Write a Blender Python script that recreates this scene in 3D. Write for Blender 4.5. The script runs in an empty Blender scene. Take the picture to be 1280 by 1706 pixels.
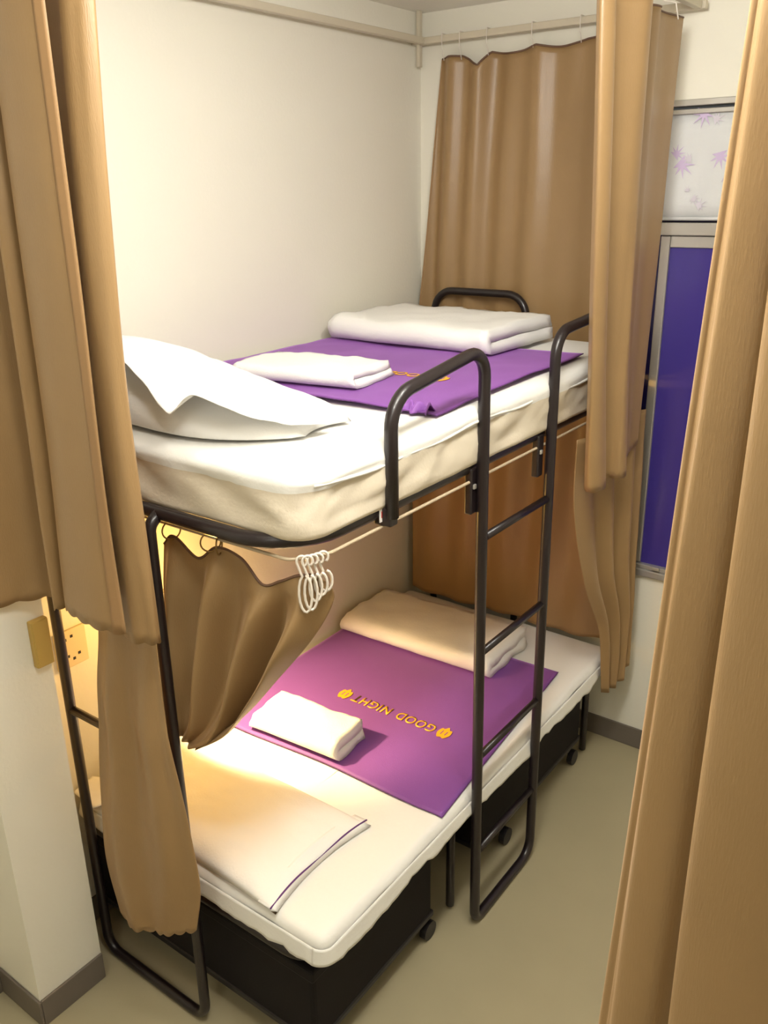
import bpy, bmesh, math, random
from mathutils import Vector, Matrix, noise
random.seed(7)
S = bpy.context.scene
C = S.collection

# ------------------------------------------------------------------ camera
RT = Vector((0.80634959, 0.59123769, -0.01543772))
UP = Vector((-0.19375867, 0.28873598, 0.93759752))
FW = Vector((-0.55880042, 0.75304019, -0.34737957))
cd = bpy.data.cameras.new('camera')
cam = bpy.data.objects.new('camera', cd)
C.objects.link(cam)
mw = Matrix.Identity(4)
for i in range(3):
    mw[i][0] = RT[i]; mw[i][1] = UP[i]; mw[i][2] = -FW[i]
mw[0][3], mw[1][3], mw[2][3] = 1.9252, -1.058, 2.0445
cam.matrix_world = mw
cd.sensor_fit = 'VERTICAL'; cd.sensor_height = 36.0
cd.lens = 36.0 * 1446.7 / 1706.0
cd.clip_start = 0.02
S.camera = cam

# ------------------------------------------------------------------ light and exposure
S.view_settings.view_transform = 'Standard'
S.view_settings.look = 'None'
S.view_settings.gamma = 1.0
S.view_settings.use_curve_mapping = False
S.view_settings.exposure = 0.43
w = bpy.data.worlds.new('world'); S.world = w
w.use_nodes = True
w.node_tree.nodes['Background'].inputs[0].default_value = (0.9, 0.9, 0.88, 1)
w.node_tree.nodes['Background'].inputs[1].default_value = 0.05


def lamp(name, kind, loc, power, col, **kw):
    l = bpy.data.lights.new(name, kind); l.energy = power; l.color = col
    for k, v in kw.items():
        setattr(l, k, v)
    o = bpy.data.objects.new(name, l); C.objects.link(o); o.location = loc
    return o


# the room's bare fluorescent tube, on the ceiling above the aisle and just out of frame
for y in (-0.45, -0.05, 0.40):
    lamp('ceiling_or_fill_light', 'POINT', (1.35, y, 2.50), 17, (1.0, 0.975, 0.92), shadow_soft_size=0.10)
# weak fill light added behind the camera, brightening the pillar and camera-facing sides
lamp('ceiling_or_fill_light', 'AREA', (1.6, -2.1, 2.58), 9, (1.0, 0.955, 0.86), shape='RECTANGLE', size=0.5, size_y=1.1)
# reading lamp of the lower bunk: its beam, and the glow that leaks back on the wall
LP = Vector((0.150, 0.400, 0.930)); LD = Vector((0.12, 0.24, -0.47)).normalized()
o = lamp('reading_lamp_beam', 'SPOT', LP, 36, (1.0, 0.72, 0.38), shadow_soft_size=0.02, spot_size=math.radians(84), spot_blend=0.55)
o.rotation_euler = LD.to_track_quat('-Z', 'Y').to_euler()
lamp('reading_lamp_glow', 'POINT', (0.225, 0.355, 1.00), 4.8, (1.0, 0.55, 0.12), shadow_soft_size=0.03)


# ------------------------------------------------------------------ materials
def mat(name, col, rough=0.6, metal=0.0, spec=0.5, sheen=0.0, mottled=0.0, mscale=6.0,
        bump=0.0, bscale=200.0, bstretch=(1, 1, 1), coat=0.0, transl=0.0):
    m = bpy.data.materials.new(name); m.use_nodes = True
    nt = m.node_tree; b = nt.nodes['Principled BSDF']
    b.inputs['Base Color'].default_value = (*col, 1)
    b.inputs['Roughness'].default_value = rough
    b.inputs['Metallic'].default_value = metal
    b.inputs['Specular IOR Level'].default_value = spec
    if sheen:
        b.inputs['Sheen Weight'].default_value = sheen
        b.inputs['Sheen Roughness'].default_value = 0.4
        b.inputs['Sheen Tint'].default_value = (*[min(1, c * 1.6 + 0.1) for c in col], 1)
    if coat:
        b.inputs['Coat Weight'].default_value = coat
    tc = nt.nodes.new('ShaderNodeTexCoord')
    if mottled:
        n = nt.nodes.new('ShaderNodeTexNoise'); n.inputs['Scale'].default_value = mscale
        n.inputs['Detail'].default_value = 5
        nt.links.new(tc.outputs['Object'], n.inputs['Vector'])
        mx = nt.nodes.new('ShaderNodeMix'); mx.data_type = 'RGBA'
        mx.inputs[6].default_value = (*[c * (1 - mottled) for c in col], 1)
        mx.inputs[7].default_value = (*[min(1, c * (1 + mottled)) for c in col], 1)
        nt.links.new(n.outputs['Fac'], mx.inputs[0])
        nt.links.new(mx.outputs[2], b.inputs['Base Color'])
    if bump:
        mp = nt.nodes.new('ShaderNodeMapping'); mp.inputs['Scale'].default_value = bstretch
        nt.links.new(tc.outputs['Object'], mp.inputs['Vector'])
        n2 = nt.nodes.new('ShaderNodeTexNoise'); n2.inputs['Scale'].default_value = bscale
        n2.inputs['Detail'].default_value = 3
        nt.links.new(mp.outputs['Vector'], n2.inputs['Vector'])
        bp = nt.nodes.new('ShaderNodeBump'); bp.inputs['Strength'].default_value = bump
        bp.inputs['Distance'].default_value = 0.002
        nt.links.new(n2.outputs['Fac'], bp.inputs['Height'])
        nt.links.new(bp.outputs['Normal'], b.inputs['Normal'])
    if transl:
        tr = nt.nodes.new('ShaderNodeBsdfTranslucent'); tr.inputs[0].default_value = (*col, 1)
        ms = nt.nodes.new('ShaderNodeMixShader'); ms.inputs[0].default_value = transl
        out = nt.nodes['Material Output']
        nt.links.new(b.outputs[0], ms.inputs[1]); nt.links.new(tr.outputs[0], ms.inputs[2])
        nt.links.new(ms.outputs[0], out.inputs[0])
    return m


M = {}
M['wall'] = mat('painted_wall', (0.80, 0.77, 0.665), 0.6, mottled=0.02, mscale=2, bump=0.25, bscale=90)
M['ceiling'] = mat('ceiling_paint', (0.88, 0.86, 0.77), 0.8, bump=0.2, bscale=80)
M['floor'] = mat('vinyl_floor', (0.375, 0.325, 0.205), 0.34, spec=0.4, mottled=0.06, mscale=5, bump=0.12, bscale=60)
M['base'] = mat('baseboard_vinyl', (0.15, 0.125, 0.10), 0.5, mottled=0.08, mscale=20)
M['metal'] = mat('dark_bronze_paint', (0.014, 0.009, 0.010), 0.34, metal=0.0, spec=0.5, coat=0.12, bump=0.1, bscale=300)
M['black'] = mat('black_fabric', (0.007, 0.005, 0.006), 0.7, spec=0.25, bump=0.5, bscale=400, mottled=0.3, mscale=30)
M['plastic'] = mat('black_plastic', (0.012, 0.010, 0.012), 0.4)
M['curtain'] = mat('gold_brown_satin', (0.335, 0.208, 0.091), 0.38, spec=0.6, sheen=0.35, mottled=0.06, mscale=14,
                   bump=0.25, bscale=500, bstretch=(1, 1, 0.15), transl=0.07)
M['hem'] = mat('curtain_hem', (0.14, 0.075, 0.045), 0.6)
M['hem2'] = mat('curtain_side_hem', (0.34, 0.20, 0.09), 0.5, spec=0.4, sheen=0.25)
M['sheet'] = mat('white_sheet', (0.82, 0.81, 0.77), 0.75, sheen=0.15, bump=0.35, bscale=120, bstretch=(1, 0.4, 1))
M['white'] = mat('white_cotton', (0.86, 0.85, 0.82), 0.8, sheen=0.15, bump=0.35, bscale=160)
M['towel'] = mat('white_terry', (0.87, 0.86, 0.83), 0.95, sheen=0.4, bump=0.9, bscale=450)
M['purple'] = mat('purple_cloth', (0.215, 0.070, 0.32), 0.6, sheen=1.0, mottled=0.05, mscale=12, bump=0.3, bscale=500)
M['purple2'] = mat('purple_stitch', (0.11, 0.03, 0.16), 0.7)
M['gold'] = mat('gold_print', (0.82, 0.42, 0.02), 0.5)
M['rod'] = mat('cream_painted_metal', (0.58, 0.52, 0.40), 0.4)
M['track'] = mat('beige_track', (0.50, 0.40, 0.27), 0.4)
M['hook'] = mat('ivory_plastic', (0.72, 0.66, 0.58), 0.35)
M['ring'] = mat('bronze_ring', (0.30, 0.19, 0.07), 0.35, metal=0.7)
M['alu'] = mat('brushed_aluminium', (0.50, 0.48, 0.44), 0.35, metal=0.6, bump=0.1, bscale=200, bstretch=(1, 1, 0.05))
M['pane'] = mat('violet_pane', (0.050, 0.034, 0.235), 0.22, spec=0.5, mottled=0.08, mscale=3)
M['pane2'] = mat('dark_indigo_pane', (0.018, 0.014, 0.10), 0.2, spec=0.5)
M['socket'] = mat('ivory_socket', (0.72, 0.60, 0.38), 0.4)
M['box'] = mat('ochre_trunking', (0.50, 0.33, 0.08), 0.5)
M['dark'] = mat('dark_hole', (0.01, 0.008, 0.006), 0.6)
M['label'] = mat('white_label', (0.85, 0.83, 0.8), 0.5)
M['red'] = mat('red_print', (0.5, 0.05, 0.04), 0.5)
M['leaf'] = [mat('mauve_leaf', (0.58, 0.47, 0.68), 0.8), mat('grey_leaf', (0.62, 0.58, 0.66), 0.8)]
M['blind'] = mat('white_blind', (0.76, 0.77, 0.78), 0.8, bump=0.2, bscale=300, transl=0.15)
M['side_shade'] = mat('beige_side_shade', (0.72, 0.64, 0.51), 0.8, bump=0.3, bscale=150)  # shade on the sides of the white sheeted mattresses, put into the colour


# ------------------------------------------------------------------ object helpers
def link(name, me, m, parent=None, smooth=True):
    o = bpy.data.objects.new(name, me); C.objects.link(o)
    if m is not None:
        me.materials.append(m)
    if parent is not None:
        o.parent = parent
        o.matrix_parent_inverse = Matrix.Translation(-parent.location)
    if smooth:
        for p in me.polygons:
            p.use_smooth = True
    return o


def from_bm(name, bm, m, parent=None, smooth=True):
    me = bpy.data.meshes.new(name)
    bmesh.ops.recalc_face_normals(bm, faces=bm.faces)
    bm.to_mesh(me); bm.free()
    return link(name, me, m, parent, smooth)


def thing(name, label, cat, loc=(0, 0, 0), group=None):
    o = bpy.data.objects.new(name, None); C.objects.link(o)
    o.empty_display_size = 0.05; o.location = loc
    return tag(o, label, cat, group)


def tag(o, label, cat, group=None):
    o['label'] = label; o['category'] = cat
    if group:
        o['group'] = group
    return o


def struct(o, label=None):
    o['kind'] = 'structure'
    if label:
        o['label'] = label
    return o


def add_box(bm, lo, hi, bev=0.0, seg=2):
    r = bmesh.ops.create_cube(bm, size=1.0)
    vs = r['verts']
    for v in vs:
        v.co = Vector([lo[i] + (v.co[i] + 0.5) * (hi[i] - lo[i]) for i in range(3)])
    if bev:
        es = list({e for v in vs for e in v.link_edges})
        bmesh.ops.bevel(bm, geom=es, offset=bev, segments=seg, profile=0.5, affect='EDGES', clamp_overlap=True)


def box(name, lo, hi, m, parent=None, bev=0.0, smooth=False, seg=2):
    bm = bmesh.new(); add_box(bm, lo, hi, bev, seg)
    return from_bm(name, bm, m, parent, smooth)


def fillet(pts, rad, closed=False, seg=7):
    pts = [Vector(p) for p in pts]; n = len(pts)
    if not isinstance(rad, (list, tuple)):
        rad = [rad] * n
    out = []
    for i, p in enumerate(pts):
        if not closed and i in (0, n - 1):
            out.append(p); continue
        a = pts[i - 1] - p; b = pts[(i + 1) % n] - p
        la, lb = a.length, b.length; a.normalize(); b.normalize()
        ang = a.angle(b)
        if ang > math.pi - 0.02 or rad[i] <= 0:
            out.append(p); continue
        d = min(rad[i] / math.tan(ang / 2), la * 0.49, lb * 0.49)
        r = d * math.tan(ang / 2)
        cdir = (a + b).normalized(); c = p + cdir * (r / math.sin(ang / 2))
        s = p + a * d - c; e = p + b * d - c
        tot = s.angle(e); ax = s.cross(e).normalized()
        for k in range(seg + 1):
            out.append(c + Matrix.Rotation(tot * k / seg, 3, ax) @ s)
    return out


def add_tube(bm, pts, r, closed=False, ns=10, cap=True):
    pts = [Vector(p) for p in pts]; n = len(pts)
    T = []
    for i in range(n):
        if closed:
            t = pts[(i + 1) % n] - pts[i - 1]
        else:
            t = pts[min(i + 1, n - 1)] - pts[max(i - 1, 0)]
        T.append(t.normalized())
    ref = Vector((0, 0, 1)) if abs(T[0].z) < 0.9 else Vector((1, 0, 0))
    N = (ref - T[0] * ref.dot(T[0])).normalized()
    rings = []
    for i in range(n):
        if i:
            N = (N - T[i] * N.dot(T[i])).normalized()
        B = T[i].cross(N)
        rings.append([bm.verts.new(pts[i] + r * (math.cos(2 * math.pi * k / ns) * N + math.sin(2 * math.pi * k / ns) * B)) for k in range(ns)])
    for i in range(n if closed else n - 1):
        A, Bq = rings[i], rings[(i + 1) % n]
        off = 0
        if closed and i == n - 1:
            off = min(range(ns), key=lambda s: (A[0].co - Bq[s].co).length)
        for k in range(ns):
            bm.faces.new((A[k], A[(k + 1) % ns], Bq[(k + 1 + off) % ns], Bq[(k + off) % ns]))
    if cap and not closed:
        bm.faces.new(rings[0][::-1]); bm.faces.new(rings[-1])


def tube(name, pts, r, m, parent=None, closed=False, rad=0.0, ns=10):
    bm = bmesh.new()
    add_tube(bm, fillet(pts, rad, closed) if rad else pts, r, closed, ns)
    return from_bm(name, bm, m, parent)


def crom(P, t):
    """Catmull-Rom through the list of Vectors P at t in 0..1"""
    n = len(P) - 1
    f = min(max(t, 0), 1) * n; i = min(int(f), n - 1); f -= i
    p1, p2 = P[i], P[i + 1]
    p0 = P[i - 1] if i else p1 * 2 - p2
    p3 = P[i + 2] if i + 2 <= n else p2 * 2 - p1
    return 0.5 * ((2 * p1) + (p2 - p0) * f + (2 * p0 - 5 * p1 + 4 * p2 - p3) * f * f + (3 * p1 - p0 - 3 * p2 + p3) * f ** 3)


def grid(name, fn, nu, nv, m, parent=None, thick=0.002, offset=0.0, wrap=False):
    vs, fs = [], []
    for j in range(nv + 1):
        for i in range(nu + 1):
            vs.append(tuple(fn(i / nu, j / nv)))
    W = nu + 1
    for j in range(nv):
        for i in range(nu):
            fs.append((j * W + i, j * W + i + 1, (j + 1) * W + i + 1, (j + 1) * W + i))
    me = bpy.data.meshes.new(name); me.from_pydata(vs, [], fs); me.update()
    o = link(name, me, m, parent)
    if thick:
        md = o.modifiers.new('thickness', 'SOLIDIFY'); md.thickness = thick; md.offset = offset
    return o


def rows_fn(rows, vt=None):
    """surface through rows of control points, both ways Catmull-Rom; vt gives the row spacing"""
    R = [[Vector(p) for p in r] for r in rows]

    def f(u, v):
        return crom([crom(r, u) for r in R], v)
    return f


def nz(x, y, z, s=1.0):
    return noise.noise(Vector((x * s, y * s, z * s)))


# ------------------------------------------------------------------ the room
L, H, XR, YB = 1.80, 2.62, 3.1, -3.0
T = 0.10
struct(box('floor', (-T, YB - T, -T), (XR + T, L + T, 0), M['floor']), 'beige vinyl floor of the aisle')
struct(box('ceiling', (-T, YB - T, H), (XR + T, L + T, H + T), M['ceiling']), 'cream painted ceiling')
struct(box('wall_left', (-T, YB, 0), (0, L, H), M['wall']), 'cream wall along the long side of the bunk')
struct(box('wall_right', (XR, YB, 0), (XR + T, L, H), M['wall']))
struct(box('wall_back', (-T, YB - T, 0), (XR + T, YB, H), M['wall']))
# far wall with the window opening
WX0, WX1, WZ0, WZ1 = 0.80, 1.75, 0.755, 2.285
bm = bmesh.new()
add_box(bm, (-T, L, 0), (WX0, L + T, H))
add_box(bm, (WX1, L, 0), (XR + T, L + T, H))
add_box(bm, (WX0, L, 0), (WX1, L + T, WZ0))
add_box(bm, (WX0, L, WZ1), (WX1, L + T, H))
struct(from_bm('wall_far', bm, M['wall'], smooth=False), 'cream far wall with the window')
struct(box('wall_pillar', (0, -0.255, 0), (0.19, -0.066, H), M['wall']), 'cream pillar beside the head of the bunk')
BH = 0.085


def baseboard(name, lo, hi):
    return struct(box(name, lo, hi, M['base'], bev=0.003), 'grey brown skirting strip')


baseboard('baseboard_left', (0, YB, 0), (0.008, -0.255, BH))
baseboard('baseboard_left_inner', (0, -0.066, 0), (0.008, L, BH))
baseboard('baseboard_pillar_end', (0.008, -0.263, 0), (0.198, -0.255, BH))
baseboard('baseboard_pillar_side', (0.19, -0.255, 0), (0.198, -0.066, BH))
baseboard('baseboard_far', (0.008, L - 0.008, 0), (XR, L, BH))

# window: frame, mullion, sash, panes
win = bpy.data.objects.new('window_1', None); C.objects.link(win); win.location = (1.27, L, WZ0)
win['kind'] = 'structure'; win['label'] = 'aluminium sliding window with violet panes, half behind curtains'
bm = bmesh.new()
add_box(bm, (WX0, L - 0.012, WZ1 - 0.018), (WX1, L + 0.05, WZ1), 0.002)
add_box(bm, (WX0, L - 0.006, WZ1 - 0.040), (WX1, L + 0.05, WZ1 - 0.026), 0.002)
add_box(bm, (WX0, L - 0.012, WZ0), (WX0 + 0.03, L + 0.05, WZ1 - 0.04), 0.002)
add_box(bm, (WX1 - 0.03, L - 0.012, WZ0), (WX1, L + 0.05, WZ1 - 0.04), 0.002)
from_bm('window_frame', bm, M['alu'], win, False)
box('window_mullion', (WX0 + 0.03, L - 0.010, 1.897), (WX1 - 0.03, L + 0.05, 1.935), M['alu'], win, 0.003)
bm = bmesh.new()
add_box(bm, (WX0 + 0.03, L - 0.018, WZ0 - 0.03), (WX1, L + 0.05, WZ0 - 0.004), 0.003)
add_box(bm, (WX0 + 0.03, L - 0.008, WZ0 - 0.004), (WX1, L + 0.05, WZ0 + 0.012), 0.003)
from_bm('window_sill', bm, M['alu'], win, False)
bm = bmesh.new()
add_box(bm, (0.921, L + 0.002, 0.77), (0.951, L + 0.028, 1.895), 0.003)
add_box(bm, (0.952, L + 0.004, 1.860), (WX1 - 0.03, L + 0.028, 1.895), 0.002)
from_bm('sash_frame', bm, M['alu'], win, False)
box('window_pane', (0.951, L + 0.012, 0.765), (WX1 - 0.03, L + 0.020, 1.862), M['pane'], win)
o = box('window_pane', (WX0 + 0.03, L + 0.034, 0.765), (0.93, L + 0.042, 1.897), M['pane2'], win)
o['label'] = 'darker pane behind the sash'
box('window_latch', (1.005, L - 0.022, 0.758), (1.03, L - 0.008, 0.772), M['alu'], win, 0.003)
box('upper_pane', (WX0 + 0.03, L + 0.034, 1.93), (WX1 - 0.03, L + 0.040, 2.25), M['pane2'], win)

# printed roller blind in the top light
bl = thing('roller_blind', 'white roller blind printed with pale mauve maple leaves, in top of window', 'blind', (1.27, L, 2.24))
def blind_fn(u, v):
    return (0.835 + u * 0.88, L + 0.006 + 0.0015 * math.sin(u * 40), 2.248 - v * 0.300)
grid('blind_fabric', blind_fn, 40, 6, M['blind'], bl, 0.001)
tube('blind_bar', [(0.835, L + 0.004, 1.947), (1.715, L + 0.004, 1.947)], 0.006, M['blind'], bl)
def maple(bm, cx, cz, r, rot, y):
    pts = []
    for k in range(7):
        a = rot + (k - 3) * 0.68
        rr = r * (1.0, 0.95, 0.8, 0.62)[abs(k - 3)]
        pts.append((rr * math.sin(a), rr * math.cos(a)))
        if k < 6:
            a2 = a + 0.34
            pts.append((r * 0.28 * math.sin(a2), r * 0.28 * math.cos(a2)))
    c = bm.verts.new((cx, y, cz)); vs = [bm.verts.new((cx + p[0], y, cz + p[1])) for p in pts]
    for i in range(len(vs)):
        bm.faces.new((c, vs[i], vs[(i + 1) % len(vs)]))
for li, (cx, cz, r, rot, mi) in enumerate([(0.965, 2.105, 0.038, 2.3, 0), (0.945, 2.135, 0.026, 0.8, 0), (1.078, 2.125, 0.034, 2.9, 0), (1.018, 2.245, 0.036, 3.3, 0),
                             (1.055, 2.228, 0.024, 1.2, 1), (0.985, 2.12, 0.022, 4.6, 1), (1.012, 2.005, 0.018, 2.2, 1), (1.03, 1.985, 0.022, 1.0, 1),
                             (0.99, 2.03, 0.012, 0.2, 1), (1.10, 2.06, 0.020, 2.0, 1), (1.2, 2.16, 0.034, 2.6, 0), (1.3, 2.06, 0.034, 1.6, 0),
                             (1.38, 2.2, 0.03, 2.9, 0), (1.5, 2.1, 0.034, 2.2, 0), (1.17, 2.01, 0.022, 0.6, 1), (1.45, 1.99, 0.022, 0.6, 1), (1.62, 2.18, 0.034, 2.4, 0)]):
    bm = bmesh.new(); maple(bm, cx, cz, r * 1.2, rot, L + 0.0028 - 0.0002 * li)
    from_bm('leaf_print', bm, M['leaf'][mi], bl, False)

# curtain rods hung from the ceiling around the upper bunk
RZ = 2.525
rf = thing('curtain_rail', 'cream square curtain rail round the top bunk, hung from the ceiling', 'curtain rail', (0.03, 1.75, RZ))
def sq(name, lo, hi, parent=rf):
    return box(name, lo, hi, M['rod'], parent, 0.003)
sq('rod', (0.034, -0.09, RZ - 0.011), (0.056, 1.738, RZ + 0.011))
sq('rod', (0.0, 1.742, RZ - 0.011), (1.01, 1.762, RZ + 0.011))
sq('rod', (0.978, -0.09, RZ - 0.011), (1.0, 1.741, RZ + 0.011))
sq('rod', (0.2, -0.112, RZ - 0.011), (1.01, -0.091, RZ + 0.011))
sq('hanger', (0.020, 1.740, 2.445), (0.034, 1.760, H))
sq('hanger', (0.98, -0.13, RZ - 0.03), (1.0, -0.113, H))

# ------------------------------------------------------------------ bunk bed frame
bed = thing('bunk_bed', 'dark brown tubular steel bunk bed with ladder, against the cream wall', 'bunk bed', (0.47, 0.9, 0))
TR = 0.0135
FZ = 1.42
RX0, RX1, RY0, RY1 = 0.025, 0.905, 0.030, 1.690
tube('upper_rail', [(RX0, RY0, FZ), (RX1, RY0, FZ), (RX1, RY1, FZ), (RX0, RY1, FZ)], 0.0155, M['metal'], bed, True, [0.03, 0.14, 0.06, 0.03], 12)
# wire slats under the mattress
for k in range(11):
    y = 0.13 + k * 0.146
    box('slat', (RX0 + 0.005, y - 0.02, FZ - 0.006), (RX1 - 0.006, y + 0.02, FZ + 0.004), M['metal'], bed)
# head frame: legs and floor bar in one bent tube
o = tube('head_frame', [(0.128, 0.030, FZ + 0.002), (0.128, 0, FZ - 0.022), (0.128, 0, TR), (0.533, 0, TR), (0.533, 0, FZ - 0.022), (0.533, 0.030, FZ + 0.002)], TR, M['metal'], bed, False, [0, 0.03, 0.05, 0.05, 0.03, 0], 12)
tube('crossbar', [(0.128, 0, 0.808), (0.533, 0, 0.808)], 0.011, M['metal'], bed)
# far frame with the raised guard loop
tube('foot_frame', [(0.115, 1.722, TR), (0.115, 1.722, 1.695), (0.495, 1.722, 1.695), (0.495, 1.722, TR)], TR, M['metal'], bed, False, [0, 0.075, 0.075, 0], 12)
tube('crossbar', [(0.115, 1.722, 0.80), (0.495, 1.722, 0.80)], 0.011, M['metal'], bed)
tube('crossbar', [(0.115, 1.722, TR), (0.495, 1.722, TR)], TR, M['metal'], bed)
# ladder and guard loops
LX = 0.938
Y1, Y2 = 0.688, 1.038
tube('ladder_frame', [(LX, 0.300, FZ - 0.01), (LX, 0.300, 1.66), (LX, Y1 - 0.02, 1.708), (LX, Y1, TR), (LX, Y2, TR),
                      (LX, Y2, 1.69), (LX, 1.43, 1.715), (LX, 1.43, FZ - 0.01)],
     0.0145, M['metal'], bed, False, [0, 0.075, 0.06, 0.035, 0.06, 0.07, 0.07, 0], 12)
for k in range(4):
    z = 0.265 + 0.324 * k
    tube('rung', [(LX, Y1 + 0.005, z), (LX, Y2 - 0.005, z)], 0.0105, M['metal'], bed)
for y in (0.288, 1.418):
    box('bracket', (0.900, y - 0.014 + 0.012, FZ - 0.028), (0.944, y + 0.014 + 0.012, FZ + 0.012), M['metal'], bed, 0.004)
for y in (Y1 - 0.035, Y2 - 0.035):
    b_ = box('bracket', (0.905, y - 0.012, FZ - 0.115), (0.925, y + 0.020, FZ + 0.002), M['metal'], bed, 0.004)
    box('bolt', (0.924, y - 0.006, FZ - 0.05), (0.930, y + 0.006, FZ - 0.038), M['alu'], b_, 0.002)
# curtain track under the rail
tube('curtain_track', [(0.30, 0.052, 1.388), (0.875, 0.052, 1.388), (0.918, 0.12, 1.388), (0.918, 1.64, 1.388), (0.05, 1.662, 1.388)], 0.0038, M['track'], bed, False, [0, 0.03, 0.05, 0.04, 0], 8)
# white maker's sticker on the rail
st = box('sticker', (0.9215, 0.278, 1.402), (0.9230, 0.300, 1.434), M['label'], bed)
box('sticker_print', (0.9230, 0.283, 1.411), (0.9235, 0.295, 1.425), M['red'], st)
# lower bed frame
LZ = 0.372
tube('lower_rail', [(0.04, 0.05, LZ), (0.875, 0.05, LZ), (0.875, 1.68, LZ), (0.04, 1.68, LZ)], 0.015, M['metal'], bed, True, [0.02, 0.08, 0.08, 0.02], 10)
for k in range(10):
    y = 0.14 + k * 0.16
    box('slat', (0.045, y - 0.03, LZ - 0.008), (0.87, y + 0.03, LZ + 0.006), M['metal'], bed)
for x in (0.07, 0.845):
    tube('leg', [(x, 1.655, LZ), (x, 1.655, 0.012)], 0.013, M['metal'], bed)
    tube('leg', [(x, 0.70, LZ), (x, 0.70, 0.012)], 0.013, M['metal'], bed)

# ------------------------------------------------------------------ storage boxes on castors under the lower bed
def storage(label, y0, y1, x0, x1, z0, z1, cy):
    t = thing('storage_box', label, 'storage box', ((x0 + x1) / 2, (y0 + y1) / 2, 0), 'black boxes under the lower bed')
    bm = bmesh.new(); add_box(bm, (x0, y0, z0), (x1, y1, z1), 0.012, 3)
    from_bm('box_body', bm, M['black'], t, False)
    bm = bmesh.new(); add_box(bm, (x0 - 0.004, y0 - 0.004, z1 - 0.03), (x1 + 0.004, y1 + 0.004, z1 + 0.004), 0.006)
    from_bm('lid', bm, M['black'], t, False)
    bm = bmesh.new(); add_box(bm, (x0 - 0.004, y0 - 0.004, z0 - 0.004), (x1 + 0.004, y1 + 0.004, z0 + 0.016), 0.004)
    from_bm('bottom_edge', bm, M['plastic'], t, False)
    for y in cy:
        for x in (x0 + 0.05, x1 - 0.035):
            bm = bmesh.new()
            add_box(bm, (x - 0.018, y - 0.016, 0.052), (x + 0.018, y + 0.016, z0 - 0.003), 0.004)
            c = from_bm('castor', bm, M['plastic'], t, False)
            add = bmesh.new()
            cyl = bmesh.ops.create_cone(add, cap_ends=True, segments=20, radius1=0.029, radius2=0.029, depth=0.020)
            bmesh.ops.rotate(add, verts=add.verts, cent=(0, 0, 0), matrix=Matrix.Rotation(math.pi / 2, 3, 'Y'))
            bmesh.ops.translate(add, verts=add.verts, vec=(x + 0.026, y + 0.012, 0.0295))
            from_bm('wheel', add, M['plastic'], c, False)
    return t
storage('black fabric storage box on castors under the near half of lower bed', 0.062, 0.575, 0.025, 0.862, 0.085, 0.325, (0.12, 0.555))
storage('black fabric storage box on castors under the far half of lower bed', 0.86, 1.59, 0.09, 0.855, 0.098, 0.325, (1.03, 1.55))


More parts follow.
